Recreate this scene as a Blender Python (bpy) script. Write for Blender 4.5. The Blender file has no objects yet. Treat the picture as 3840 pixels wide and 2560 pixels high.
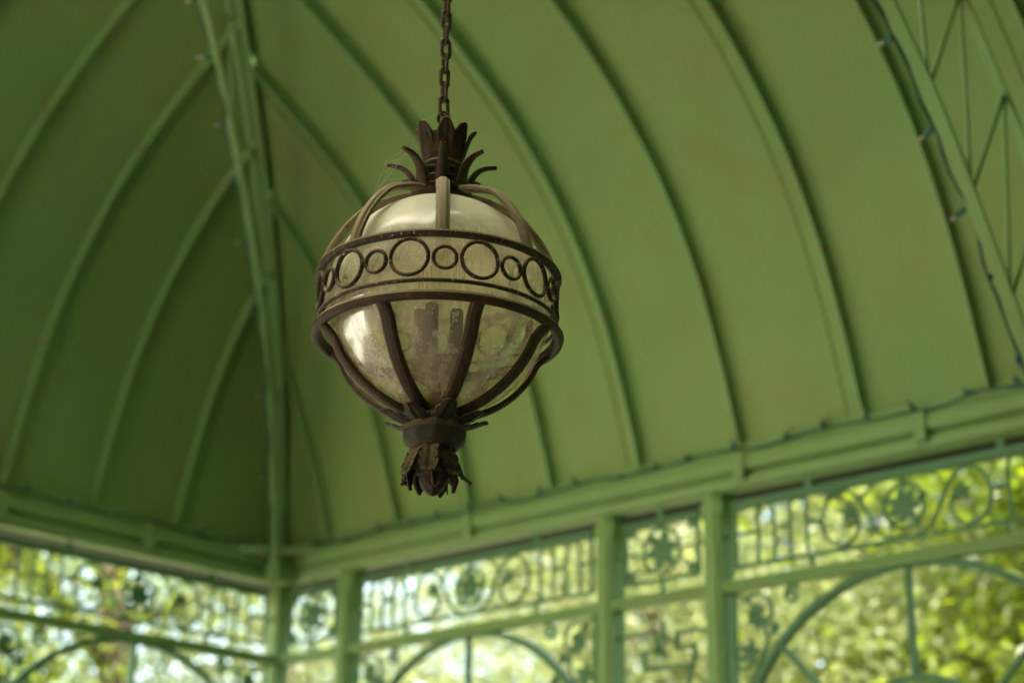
import bpy, math, random
from mathutils import Vector, Matrix, noise
random.seed(7)
R = math.radians
sin, cos, pi = math.sin, math.cos, math.pi
scene = bpy.context.scene
COL = scene.collection

# ------------------------------------------------------------------ camera
cam_d = bpy.data.cameras.new('camera')
cam = bpy.data.objects.new('camera', cam_d)
COL.objects.link(cam)
scene.camera = cam
CAM = Vector((0, 0, 1.6))
_r = Vector((0.73573594, 0.6771555, 0.01237146))
_u = Vector((0.22462917, -0.26121304, 0.93878085))
_b = Vector((0.6389322, -0.68791582, -0.3442927))
m = Matrix((_r, _u, _b)).transposed().to_4x4()
m.translation = CAM
cam.matrix_world = m
cam_d.sensor_width = 36
cam_d.lens = 36 * 6500 / 3840
cam_d.clip_start = 0.05
cam_d.clip_end = 2000
cam_d.dof.use_dof = True
cam_d.dof.focus_distance = 3.34
cam_d.dof.aperture_fstop = 2.2

# ------------------------------------------------------------------ world, sun, exposure
SUN_EL, SUN_AZ = 48, 156          # azimuth: degrees clockwise from +y
w = bpy.data.worlds.new('World')
scene.world = w
w.use_nodes = True
nt = w.node_tree
sky = nt.nodes.new('ShaderNodeTexSky')
sky.sky_type = 'NISHITA'
sky.sun_disc = False
sky.sun_elevation = R(SUN_EL)
sky.sun_rotation = R(SUN_AZ)
sky.air_density = 1.4
sky.dust_density = 3.0
bg = nt.nodes['Background']
bg.inputs['Strength'].default_value = 0.15
nt.links.new(sky.outputs[0], bg.inputs['Color'])
sd = bpy.data.lights.new('sun', 'SUN')
sd.energy = 4.2
sd.angle = R(0.53)
sd.color = (1, 0.93, 0.80)
sun = bpy.data.objects.new('sun', sd)
COL.objects.link(sun)
sdir = Vector((sin(R(SUN_AZ)) * cos(R(SUN_EL)), cos(R(SUN_AZ)) * cos(R(SUN_EL)), sin(R(SUN_EL))))
sun.rotation_euler = sdir.to_track_quat('Z', 'Y').to_euler()
sun.location = sdir * 40
scene.view_settings.view_transform = 'Standard'
scene.view_settings.look = 'None'
scene.view_settings.gamma = 1
scene.view_settings.use_curve_mapping = False
scene.view_settings.exposure = 2.6
scene.render.engine = 'CYCLES'
cy = scene.cycles
cy.max_bounces = 10
cy.diffuse_bounces = 6
cy.transparent_max_bounces = 24
cy.sample_clamp_indirect = 8
cy.use_denoising = True

# ------------------------------------------------------------------ materials
def mat_new(name):
    mt = bpy.data.materials.new(name)
    mt.use_nodes = True
    n = mt.node_tree
    return mt, n, n.nodes, n.links, n.nodes['Principled BSDF']

def tex_noise(n, scale, detail=4, rough=0.55, obj=True, vec=None):
    t = n.nodes.new('ShaderNodeTexNoise')
    t.inputs['Scale'].default_value = scale
    t.inputs['Detail'].default_value = detail
    t.inputs['Roughness'].default_value = rough
    if vec is None:
        g = n.nodes.new('ShaderNodeNewGeometry')
        vec = g.outputs['Position']
    n.links.new(vec, t.inputs['Vector'])
    return t

def ramp(n, src, stops):
    r = n.nodes.new('ShaderNodeValToRGB')
    e = r.color_ramp.elements
    while len(e) < len(stops):
        e.new(0.5)
    for i, (p, c) in enumerate(stops):
        e[i].position = p
        e[i].color = c if len(c) == 4 else (*c, 1)
    n.links.new(src, r.inputs[0])
    return r

def mixc(n, fac, a, b, mode='MIX'):
    x = n.nodes.new('ShaderNodeMix')
    x.data_type = 'RGBA'
    x.blend_type = mode
    for sock, v in ((x.inputs[0], fac), (x.inputs[6], a), (x.inputs[7], b)):
        if hasattr(v, 'is_linked') or hasattr(v, 'links'):
            n.links.new(v, sock)
        elif isinstance(v, (int, float)):
            sock.default_value = v
        else:
            sock.default_value = (*v, 1) if len(v) == 3 else v
    return x.outputs[2]

def mth(n, op, a, b=None, c=None):
    x = n.nodes.new('ShaderNodeMath')
    x.operation = op
    for i, v in enumerate((a, b, c)):
        if v is None:
            continue
        if isinstance(v, (int, float)):
            x.inputs[i].default_value = v
        else:
            n.links.new(v, x.inputs[i])
    return x.outputs[0]

def bump(n, h, strength, dist, bsdf):
    b = n.nodes.new('ShaderNodeBump')
    b.inputs['Strength'].default_value = strength
    b.inputs['Distance'].default_value = dist
    n.links.new(h, b.inputs['Height'])
    n.links.new(b.outputs[0], bsdf.inputs['Normal'])

def green_paint(name, c1, c2, rust=0.73, rough=0.5):
    mt, n, N, L, B = mat_new(name)
    a = tex_noise(n, 1.3, 5)
    base = mixc(n, ramp(n, a.outputs[0], [(0.35, (0, 0, 0)), (0.65, (1, 1, 1))]).outputs[0], c1, c2)
    f = tex_noise(n, 40, 6, 0.7)
    base = mixc(n, mth(n, 'MULTIPLY', f.outputs[0], 0.35), base, (c1[0] * .6, c1[1] * .62, c1[2] * .55))
    g = n.nodes.new('ShaderNodeNewGeometry')
    mp = n.nodes.new('ShaderNodeMapping'); mp.inputs['Scale'].default_value = (5, 5, .7)
    n.links.new(g.outputs['Position'], mp.inputs['Vector'])
    st = tex_noise(n, 1.0, 6, 0.65, vec=mp.outputs[0])
    base = mixc(n, mth(n, 'MULTIPLY', ramp(n, st.outputs[0], [(0.46, (0, 0, 0)), (0.66, (1, 1, 1))]).outputs[0], 0.42), base, (c1[0] * 1.05, c1[1] * .72, c1[2] * .6))
    rs = tex_noise(n, 7, 8, 0.75)
    rf = ramp(n, rs.outputs[0], [(rust, (0, 0, 0)), (rust + .05, (1, 1, 1))]).outputs[0]
    base = mixc(n, rf, base, (0.20, 0.085, 0.03))
    L.new(base, B.inputs['Base Color'])
    B.inputs['Roughness'].default_value = rough
    B.inputs['Specular IOR Level'].default_value = 0.3
    dent = tex_noise(n, 3.2, 3, 0.5)
    bump(n, mth(n, 'ADD', mth(n, 'MULTIPLY', dent.outputs[0], 4.0), f.outputs[0]), 0.35, 0.004, B)
    return mt

M_ROOF = green_paint('painted_roof_sheet', (0.170, 0.275, 0.072), (0.205, 0.288, 0.082), 0.80, 0.6)
M_GREEN = green_paint('painted_iron_green', (0.18, 0.31, 0.105), (0.205, 0.31, 0.105), 0.70, 0.5)
M_FRET = green_paint('painted_fretwork_green', (0.080, 0.19, 0.095), (0.105, 0.205, 0.085), 0.74, 0.5)

def iron(name, base, rusty, dust_amt=1.0, chip=False):
    mt, n, N, L, B = mat_new(name)
    a = tex_noise(n, 42, 8, 0.75)
    b = tex_noise(n, 420, 4, 0.7)
    c = mixc(n, ramp(n, a.outputs[0], [(0.52, (0, 0, 0)), (0.62, (1, 1, 1))]).outputs[0], base, rusty)
    c = mixc(n, mth(n, 'MULTIPLY', b.outputs[0], 0.5), c, (base[0] * .4, base[1] * .4, base[2] * .4))
    # settled dust: lies on faces turned to the sky
    g = n.nodes.new('ShaderNodeNewGeometry')
    s = n.nodes.new('ShaderNodeSeparateXYZ')
    L.new(g.outputs['True Normal'], s.inputs[0])
    up = mth(n, 'ADD', s.outputs[2], mth(n, 'MULTIPLY', mth(n, 'SUBTRACT', b.outputs[0], 0.5), 0.9))
    up = ramp(n, up, [(0.15, (0, 0, 0)), (0.62, (1, 1, 1))]).outputs[0]
    up = mth(n, 'MULTIPLY', up, dust_amt)
    c = mixc(n, up, c, (0.44, 0.32, 0.19))
    if chip:
        v = tex_noise(n, 150, 3, 0.8)
        cf = ramp(n, v.outputs[0], [(0.635, (0, 0, 0)), (0.655, (1, 1, 1))]).outputs[0]
        c = mixc(n, cf, c, (0.62, 0.54, 0.42))
    L.new(c, B.inputs['Base Color'])
    B.inputs['Metallic'].default_value = 0.0
    B.inputs['Roughness'].default_value = 0.5
    B.inputs['Specular IOR Level'].default_value = 0.22
    hh = mth(n, 'ADD', mth(n, 'MULTIPLY', a.outputs[0], 1.5), b.outputs[0])
    bump(n, hh, 0.8, 0.002, B)
    return mt

M_IRON = iron('aged_dark_iron', (0.044, 0.025, 0.0125), (0.12, 0.050, 0.019))
M_IRONDUST = iron('dust_coated_iron', (0.24, 0.175, 0.105), (0.13, 0.07, 0.036))
M_IRONCHIP = iron('aged_dark_iron_chipped', (0.036, 0.022, 0.012), (0.11, 0.050, 0.021), 1.0, True)
M_IRONOLIVE = iron('aged_olive_iron', (0.030, 0.023, 0.012), (0.080, 0.036, 0.016), 0.5)
M_CHAIN = iron('aged_chain_iron', (0.095, 0.058, 0.036), (0.18, 0.075, 0.032))

def glass_dirty():
    mt, n, N, L, B = mat_new('dusty_globe_glass')
    N.remove(B)
    out = N['Material Output']
    tc = N.new('ShaderNodeTexCoord')
    sp = N.new('ShaderNodeSeparateXYZ')
    L.new(tc.outputs['Object'], sp.inputs[0])
    z = sp.outputs[2]                                   # metres above the globe's centre
    n1 = tex_noise(n, 13, 8, 0.72, vec=tc.outputs['Object'])
    mp = N.new('ShaderNodeMapping')
    mp.inputs['Scale'].default_value = (60, 60, 4)
    L.new(tc.outputs['Object'], mp.inputs['Vector'])
    n2 = tex_noise(n, 1.0, 4, 0.6, vec=mp.outputs[0])   # rain streaks
    top = ramp(n, mth(n, 'ADD', z, mth(n, 'MULTIPLY', mth(n, 'SUBTRACT', n1.outputs[0], 0.5), 0.07)),
               [(0.045, (0, 0, 0)), (0.13, (1, 1, 1))]).outputs[0]
    low = mth(n, 'MULTIPLY', ramp(n, n1.outputs[0], [(0.3, (.35, .35, .35)), (0.72, (1, 1, 1))]).outputs[0], 0.27)
    bandz = mth(n, 'MULTIPLY', ramp(n, z, [(0.0, (0, 0, 0)), (0.05, (1, 1, 1))]).outputs[0], 0.26)
    low = mth(n, 'ADD', low, bandz)
    strk = mth(n, 'MULTIPLY', ramp(n, n2.outputs[0], [(0.45, (0, 0, 0)), (0.75, (1, 1, 1))]).outputs[0], 0.20)
    bot = mth(n, 'MULTIPLY', ramp(n, mth(n, 'MULTIPLY', z, -1), [(0.10, (0, 0, 0)), (0.23, (1, 1, 1))]).outputs[0],
              mth(n, 'MULTIPLY', n1.outputs[0], 0.22))
    vo = N.new('ShaderNodeTexVoronoi')
    vo.inputs['Scale'].default_value = 120
    L.new(tc.outputs['Object'], vo.inputs['Vector'])
    spk = ramp(n, vo.outputs['Distance'], [(0.10, (1, 1, 1)), (0.16, (0, 0, 0))]).outputs[0]
    gate = ramp(n, tex_noise(n, 14, 3, vec=tc.outputs['Object']).outputs[0], [(0.42, (0, 0, 0)), (0.58, (1, 1, 1))]).outputs[0]
    spk = mth(n, 'MULTIPLY', mth(n, 'MULTIPLY', spk, gate), 0.8)
    dirt = mth(n, 'ADD', mth(n, 'ADD', low, strk), mth(n, 'ADD', bot, spk))
    dirt = mth(n, 'MAXIMUM', dirt, mth(n, 'MULTIPLY', top, 0.93))
    dirt = mth(n, 'MINIMUM', dirt, 0.95)
    # rust stain where the bottom fitting meets the glass
    rz = ramp(n, mth(n, 'ADD', mth(n, 'MULTIPLY', z, -1), mth(n, 'MULTIPLY', n1.outputs[0], 0.02)),
              [(0.216, (0, 0, 0)), (0.232, (1, 1, 1))]).outputs[0]
    dcol = mixc(n, ramp(n, z, [(0.0, (0, 0, 0)), (0.09, (1, 1, 1))]).outputs[0], (0.90, 0.77, 0.60), (0.98, 0.92, 0.76))
    dcol = mixc(n, rz, dcol, (0.42, 0.20, 0.07))
    dirt = mth(n, 'MAXIMUM', dirt, mth(n, 'MULTIPLY', rz, 0.75))
    dif = N.new('ShaderNodeBsdfDiffuse')
    L.new(dcol, dif.inputs['Color'])
    trl = N.new('ShaderNodeBsdfTranslucent')
    L.new(dcol, trl.inputs['Color'])
    dm = N.new('ShaderNodeMixShader')
    dm.inputs[0].default_value = 0.14
    L.new(dif.outputs[0], dm.inputs[1]); L.new(trl.outputs[0], dm.inputs[2])
    trn = N.new('ShaderNodeBsdfTransparent')
    trn.inputs['Color'].default_value = (0.97, 0.93, 0.83, 1)
    gl = N.new('ShaderNodeBsdfGlossy')
    gl.inputs['Roughness'].default_value = 0.16
    lw = N.new('ShaderNodeFresnel')
    lw.inputs['IOR'].default_value = 1.5
    gm = N.new('ShaderNodeMixShader')
    L.new(mth(n, 'MULTIPLY', lw.outputs[0], 0.30), gm.inputs[0]); L.new(trn.outputs[0], gm.inputs[1]); L.new(gl.outputs[0], gm.inputs[2])
    fm = N.new('ShaderNodeMixShader')
    L.new(dirt, fm.inputs[0]); L.new(gm.outputs[0], fm.inputs[1]); L.new(dm.outputs[0], fm.inputs[2])
    L.new(fm.outputs[0], out.inputs['Surface'])
    return mt
M_GLASS = glass_dirty()

def simple(name, col, rough=0.6, var=0.3, scale=8, metallic=0, spec=0.3, bmp=0.0):
    mt, n, N, L, B = mat_new(name)
    a = tex_noise(n, scale, 6, 0.6)
    c = mixc(n, a.outputs[0], (col[0] * (1 - var), col[1] * (1 - var), col[2] * (1 - var)),
             (min(1, col[0] * (1 + var)), min(1, col[1] * (1 + var)), min(1, col[2] * (1 + var))))
    L.new(c, B.inputs['Base Color'])
    B.inputs['Roughness'].default_value = rough
    B.inputs['Metallic'].default_value = metallic
    B.inputs['Specular IOR Level'].default_value = spec
    if bmp:
        bump(n, a.outputs[0], bmp, 0.01, B)
    return mt

M_SOFFIT_SHADE = simple('shade_dark_soffit', (0.030, 0.045, 0.022), 0.85, 0.4, 5)  # near-black colour stands in for the shade under the eave
M_TUBE = simple('candle_sleeve', (0.05, 0.04, 0.032), 0.6, 0.4, 60)
M_TUBEP = simple('candle_sleeve_mauve', (0.20, 0.125, 0.12), 0.6, 0.3, 60)
M_FIL = simple('filament_phosphor', (0.85, 0.42, 0.06), 0.5, 0.1, 60)
M_WIRE = simple('string_light_wire', (0.03, 0.075, 0.05), 0.55, 0.3, 30)
M_SOCK = simple('string_light_socket', (0.02, 0.09, 0.065), 0.5, 0.3, 30)
M_BULB = simple('frosted_small_bulb', (0.24, 0.20, 0.13), 0.3, 0.2, 60, spec=0.5)
M_BARK = simple('bark', (0.075, 0.048, 0.034), 0.9, 0.5, 9, bmp=0.6)
M_FLOOR = simple('terrace_stone', (0.07, 0.062, 0.05), 0.8, 0.15, 2.2, bmp=0.1)
M_PAVE = simple('bounce_paving', (0.56, 0.51, 0.41), 0.85, 0.12, 1.1, bmp=0.1)
M_GRASS = simple('lawn', (0.06, 0.10, 0.025), 0.9, 0.5, 1.7, bmp=0.3)
M_WEB = simple('spider_silk', (0.55, 0.52, 0.42), 0.5, 0.1, 60)
M_BOLT = simple('rusty_bolt', (0.30, 0.13, 0.05), 0.7, 0.4, 60)

def clear_pane(name, tint=(0.9, 0.95, 0.9)):
    mt, n, N, L, B = mat_new(name)
    N.remove(B)
    t = N.new('ShaderNodeBsdfTransparent'); t.inputs[0].default_value = (*tint, 1)
    g = N.new('ShaderNodeBsdfGlossy'); g.inputs['Roughness'].default_value = 0.05
    f = N.new('ShaderNodeFresnel'); f.inputs[0].default_value = 1.45
    x = N.new('ShaderNodeMixShader')
    L.new(f.outputs[0], x.inputs[0]); L.new(t.outputs[0], x.inputs[1]); L.new(g.outputs[0], x.inputs[2])
    L.new(x.outputs[0], N['Material Output'].inputs['Surface'])
    return mt
M_PANE = clear_pane('clear_glass')
mt_, n_, N_, L_, B_ = mat_new('added_skylight_frost')
N_.remove(B_)
_t = N_.new('ShaderNodeBsdfTranslucent'); _t.inputs[0].default_value = (.86, .84, .76, 1)
_d = N_.new('ShaderNodeBsdfDiffuse'); _d.inputs[0].default_value = (.6, .6, .55, 1)
_m = N_.new('ShaderNodeMixShader'); _m.inputs[0].default_value = 0.12
L_.new(_t.outputs[0], _m.inputs[1]); L_.new(_d.outputs[0], _m.inputs[2]); L_.new(_m.outputs[0], N_['Material Output'].inputs['Surface'])
M_FROST = mt_
M_BULBG = simple('lamp_bulb_glass', (.9, .9, .85), 0.2, 0.0, 5)
_b = M_BULBG.node_tree.nodes['Principled BSDF']; _b.inputs['Alpha'].default_value = 0.12

def leaf_mat(name, c1, c2, tr, pc, pt, dk=1.0):
    mt, n, N, L, B = mat_new(name)
    N.remove(B)
    oi = tex_noise(n, 1.1, 3, 0.6)
    big = ramp(n, tex_noise(n, 0.55, 2, 0.5).outputs[0], [(0.38, (0, 0, 0)), (0.62, (1, 1, 1))]).outputs[0]
    gi = N.new('ShaderNodeNewGeometry')
    c = mixc(n, gi.outputs['Random Per Island'], c1, c2)
    c = mixc(n, mth(n, 'MULTIPLY', oi.outputs[0], 0.6), c, (c1[0] * .5, c1[1] * .55, c1[2] * .45))
    ct = mixc(n, gi.outputs['Random Per Island'], tr, (tr[0] * 1.2, tr[1] * 1.05, tr[2]))
    ct = mixc(n, big, ct, pt)
    c = mixc(n, big, c, pc)
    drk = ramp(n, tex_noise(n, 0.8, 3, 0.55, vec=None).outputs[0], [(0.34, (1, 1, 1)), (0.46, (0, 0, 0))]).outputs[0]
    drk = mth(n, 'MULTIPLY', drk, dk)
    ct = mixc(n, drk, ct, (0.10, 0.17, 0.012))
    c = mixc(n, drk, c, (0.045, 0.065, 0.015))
    d = N.new('ShaderNodeBsdfPrincipled'); L.new(c, d.inputs['Base Color']); d.inputs['Roughness'].default_value = 0.38
    t = N.new('ShaderNodeBsdfTranslucent'); L.new(ct, t.inputs['Color'])
    x = N.new('ShaderNodeMixShader'); x.inputs[0].default_value = 0.5
    L.new(d.outputs[0], x.inputs[1]); L.new(t.outputs[0], x.inputs[2])
    L.new(x.outputs[0], N['Material Output'].inputs['Surface'])
    return mt
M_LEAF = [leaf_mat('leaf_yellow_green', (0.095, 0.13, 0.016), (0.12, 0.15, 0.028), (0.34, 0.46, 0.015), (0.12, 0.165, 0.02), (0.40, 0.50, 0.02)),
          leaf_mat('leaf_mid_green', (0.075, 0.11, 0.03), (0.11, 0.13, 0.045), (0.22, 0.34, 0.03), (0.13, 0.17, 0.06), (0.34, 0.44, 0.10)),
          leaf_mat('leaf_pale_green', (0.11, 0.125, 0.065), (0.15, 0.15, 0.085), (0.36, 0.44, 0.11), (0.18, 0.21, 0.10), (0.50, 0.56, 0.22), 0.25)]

# ------------------------------------------------------------------ mesh helpers
class MB:
    def __init__(s):
        s.v = []; s.f = []; s.sm = []
    def add(s, vs, fs, smooth=False):
        o = len(s.v)
        s.v += [tuple(v) for v in vs]
        s.f += [tuple(i + o for i in f) for f in fs]
        s.sm += [smooth] * len(fs)
    def box(s, c, e, X=(1, 0, 0), Y=(0, 1, 0), Z=(0, 0, 1)):
        c = Vector(c); X = Vector(X); Y = Vector(Y); Z = Vector(Z)
        vs = [c + X * (sx * e[0] / 2) + Y * (sy * e[1] / 2) + Z * (sz * e[2] / 2)
              for sz in (-1, 1) for sy in (-1, 1) for sx in (-1, 1)]
        s.add(vs, [(0, 2, 3, 1), (4, 5, 7, 6), (0, 1, 5, 4), (2, 6, 7, 3), (0, 4, 6, 2), (1, 3, 7, 5)])
    def sweep(s, path, section, up=None, closed=False, smooth=True, cap=True, scales=None):
        """section: list of (a,b) in the frame (side, up) perpendicular to the path"""
        P = [Vector(p) for p in path]; n = len(P); k = len(section)
        rows = []
        prev = None
        for i in range(n):
            if closed:
                t = P[(i + 1) % n] - P[i - 1]
            else:
                t = P[min(i + 1, n - 1)] - P[max(i - 1, 0)]
            t.normalize()
            u = Vector(up(i)) if callable(up) else (Vector(up) if up is not None else None)
            if u is None:
                if prev is None:
                    u = Vector((0, 0, 1)) if abs(t.z) < 0.9 else Vector((1, 0, 0))
                else:
                    u = prev
            u = (u - t * u.dot(t))
            if u.length < 1e-6:
                u = Vector((1, 0, 0)) - t * t.x
            u.normalize(); prev = u
            sd_ = t.cross(u)
            sc = scales[i] if scales else 1
            if not isinstance(sc, tuple):
                sc = (sc, sc)
            rows.append([P[i] + sd_ * (a * sc[0]) + u * (b * sc[1]) for a, b in section])
        vs = [q for r_ in rows for q in r_]
        fs = []
        for i in range(n if closed else n - 1):
            j = (i + 1) % n
            for q in range(k):
                q2 = (q + 1) % k
                fs.append((i * k + q, i * k + q2, j * k + q2, j * k + q))
        s.add(vs, fs, smooth)
        if cap and not closed:
            o = len(s.v) - len(vs)
            s.f.append(tuple(o + q for q in range(k))[::-1]); s.sm.append(False)
            s.f.append(tuple(o + (n - 1) * k + q for q in range(k))); s.sm.append(False)
    def tube(s, path, r, seg=8, closed=False, scales=None, up=None):
        s.sweep(path, [(r * cos(2 * pi * q / seg), r * sin(2 * pi * q / seg)) for q in range(seg)], up=up, closed=closed, scales=scales)
    def bar(s, path, w_, h_, up=None, closed=False, smooth=False):
        s.sweep(path, [(-w_ / 2, -h_ / 2), (w_ / 2, -h_ / 2), (w_ / 2, h_ / 2), (-w_ / 2, h_ / 2)], up=up, closed=closed, smooth=smooth)
    def lathe(s, prof, seg=40, rmod=None, c=(0, 0)):
        k = len(prof)
        vs = []
        for q in range(seg):
            a = 2 * pi * q / seg
            for i, (r_, z) in enumerate(prof):
                rr = r_ * (rmod(a, i) if rmod else 1)
                vs.append((c[0] + rr * cos(a), c[1] + rr * sin(a), z))
        fs = []
        for q in range(seg):
            q2 = (q + 1) % seg
            for i in range(k - 1):
                fs.append((q * k + i, q2 * k + i, q2 * k + i + 1, q * k + i + 1))
        s.add(vs, fs, True)
    def build(s, name, mt, parent=None, bevel=0, autosmooth=False):
        me = bpy.data.meshes.new(name)
        me.from_pydata(s.v, [], s.f)
        me.polygons.foreach_set('use_smooth', s.sm)
        me.materials.append(mt)
        me.update()
        o = bpy.data.objects.new(name, me)
        COL.objects.link(o)
        if parent is not None:
            o.parent = parent
        if bevel:
            b = o.modifiers.new('bevel', 'BEVEL'); b.width = bevel; b.segments = 2; b.limit_method = 'ANGLE'
        return o

def thing(name, label, cat, loc=(0, 0, 0), rz=0, group=None):
    o = bpy.data.objects.new(name, None)
    o.empty_display_size = 0.2
    COL.objects.link(o)
    o.location = loc; o.rotation_euler = (0, 0, rz)
    o['label'] = label; o['category'] = cat
    if group: o['group'] = group
    return o

def part_empty(name, parent):
    o = bpy.data.objects.new(name, None); o.empty_display_size = 0.1
    COL.objects.link(o); o.parent = parent
    return o

def share(o, parent=None, mat=None):
    c = o.copy(); COL.objects.link(c)
    if parent is not None: c.parent = parent
    if mat is not None: c.matrix_local = mat
    return c

def smooth_path(pts, n):
    """Catmull-Rom through points of any dimension, n samples per span"""
    out = []
    m_ = len(pts)
    for i in range(m_ - 1):
        p0 = pts[max(i - 1, 0)]; p1 = pts[i]; p2 = pts[i + 1]; p3 = pts[min(i + 2, m_ - 1)]
        for j in range(n):
            t = j / n
            out.append(tuple(0.5 * (2 * b + (c - a) * t + (2 * a - 5 * b + 4 * c - d) * t * t + (3 * b - a - 3 * c + d) * t ** 3)
                             for a, b, c, d in zip(p0, p1, p2, p3)))
    out.append(tuple(pts[-1]))
    return out

# ------------------------------------------------------------------ layout numbers
XW, XE = -6.939, 0.40          # left wall plane and the wall right of the camera
YN, YS = 5.732, -1.61          # far right wall plane and the wall behind the camera
Z_EAVE = 3.70
PROF = smooth_path([(0, 3.70), (.12, 4.05), (.28, 4.40), (.48, 4.70), (.74, 4.97), (1.0, 5.17), (1.4, 5.40),
                    (1.8, 5.58), (2.3, 5.74)], 5)
def prof_n(i):
    a = PROF[max(i - 1, 0)]; b = PROF[min(i + 1, len(PROF) - 1)]
    td, th = b[0] - a[0], b[1] - a[1]
    l = math.hypot(td, th)
    return th / l, -td / l
def Hd(d):
    for (a, ha), (b, hb) in zip(PROF, PROF[1:]):
        if a <= d <= b:
            return ha + (hb - ha) * (d - a) / (b - a)
    return PROF[-1][1]
def slope_pt(side, s, d, h):
    if side == 'n': return Vector((s, YN - d, h))
    if side == 's': return Vector((s, YS + d, h))
    if side == 'w': return Vector((XW + d, s, h))
    return Vector((XE - d, s, h))
KW = 0.92        # the left and right slopes are a little steeper than the far one
def roof_pt(side, s, d, h):
    return slope_pt(side, s, d * (KW if side in 'we' else 1), h)
def side_range(side):
    return (XW, XE) if side in 'ns' else (YS, YN)

# ------------------------------------------------------------------ ground
def sheet(name, x0, x1, y0, y1, z, mt):
    b = MB(); b.add([(x0, y0, z), (x1, y0, z), (x1, y1, z), (x0, y1, z)], [(0, 1, 2, 3)])
    o = b.build(name, mt); o['kind'] = 'structure'; return o
sheet('ground', -400, 400, -400, 400, -0.02, M_GRASS)
sheet('bounce_plaza', -30, -4.6, -26, -2.2, 0.0, M_PAVE)  # unseen pale paving added to bounce sunlight up into the roof
sheet('path', -11.2, -7.5, -2.2, 12, 0.0, M_PAVE)  # unseen paved strip added to bounce light in from the left
b = MB(); b.box(((XW + XE) / 2, (YN + YS) / 2, 0.04), (XE - XW + 0.9, YN - YS + 0.9, 0.10))
o = b.build('floor', M_FLOOR); o['kind'] = 'structure'

# ------------------------------------------------------------------ the pavilion
PAV = thing('garden_pavilion', 'green painted iron garden pavilion with curved ribbed canopy roof and fretwork friezes', 'pavilion')
PAV_BASE = Vector((0, 0, 0))
RIBS = {'n': [-6.55, -6.05, -5.545, -5.034, -4.522, -3.994, -3.40, -2.862, -2.33, -1.80, -1.27, -0.74, -0.21],
        'w': [5.34, 5.01, 4.525, 4.04, 3.55, 3.06, 2.57, 2.08, 1.59, 1.10, 0.61, 0.12, -0.37, -0.86, -1.3]}
RIBS['s'] = RIBS['n']; RIBS['e'] = RIBS['w']
RIBS['w'] = RIBS['w'][1:]
def clip_s(side, s0, s1, d):
    a, b_ = side_range(side)
    kk = KW if side in 'ns' else 1
    return max(s0, a + d * kk), min(s1, b_ - d * kk)
for side in 'nwse':
    a, b_ = side_range(side)
    kk = KW if side in 'ns' else 1
    ed = [a] + sorted(RIBS[side]) + [b_]
    for s0, s1 in zip(ed, ed[1:]):
        rows = []
        for i, (d, h) in enumerate(PROF):
            l, r_ = clip_s(side, s0, s1, d)
            if l >= r_:
                mid = (s0 if abs(s0 - a) > abs(b_ - s1) else s1)
                dd = min(s1 - a, b_ - s0) / kk
                q = s1 if (s1 - a) < (b_ - s0) else s0
                rows.append((q, q, dd, Hd(dd), i))
                break
            rows.append((l, r_, d, h, i))
        mb = MB(); vs = []; fs = []
        for l, r_, d, h, i in rows:
            nd, nh = prof_n(i)
            for off in (0, -0.018):
                vs.append(roof_pt(side, l, d + nd * off, h + nh * off))
                vs.append(roof_pt(side, r_, d + nd * off, h + nh * off))
        n_ = len(rows)
        inner = [v for k in range(n_) for v in vs[k * 4:k * 4 + 2]]
        mb.add(inner, [(k * 2, k * 2 + 1, k * 2 + 3, k * 2 + 2) for k in range(n_ - 1)], True)
        for k in range(n_ - 1):
            p = k * 4; q = p + 4
            fs += [(p + 2, q + 2, q + 3, p + 3), (p, q, q + 2, p + 2), (p + 1, p + 3, q + 3, q + 1)]
        mb.add(vs, fs, False)
        mb.build('roof_panel', M_ROOF, PAV)
    # ribs
    for s in RIBS[side]:
        path = []; ups = []
        lim = min(s - a, b_ - s) / kk
        for i, (d, h) in enumerate(PROF):
            if d > lim: 
                break
            nd, nh = prof_n(i)
            path.append(roof_pt(side, s, d + nd * 0.0265, h + nh * 0.0265))
            ups.append(roof_pt(side, s, d + nd, h + nh) - roof_pt(side, s, d, h))
        if lim < PROF[-1][0]:
            path.append(roof_pt(side, s, lim, Hd(lim) - 0.02)); ups.append(ups[-1])
        mb = MB(); mb.bar(path, 0.013, 0.054, up=lambda i: ups[i])
        rib_o = mb.build('roof_rib', M_GREEN, PAV)
        for bi in (9, 24):
            if bi < len(path) - 1 and side in 'nw':
                mb = MB(); c_ = path[bi] + ups[bi].normalized() * .010
                mb.tube([c_ - Vector((.014, 0, 0) if side == 'n' else (0, .014, 0)), c_ + Vector((.014, 0, 0) if side == 'n' else (0, .014, 0))], .011, 8)
                mb.build('bolt', M_BOLT, rib_o)
        if side in 'nw' and lim > 0.5 and RIBS[side].index(s) % 2 == 0:      # the sheet's lap seam runs beside each rib
            mb = MB()
            off = -0.095 if side == 'n' else 0.085
            p2 = []; u2 = []
            for i, (d, h) in enumerate(PROF):
                if d > lim - 0.1: break
                nd, nh = prof_n(i)
                p2.append(roof_pt(side, s + off, d + nd * 0.003, h + nh * 0.003)); u2.append(ups[i])
            if len(p2) > 3:
                mb.bar(p2, 0.014, 0.006, up=lambda i: u2[i])
                mb.build('lap_seam', M_ROOF, PAV)

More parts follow.
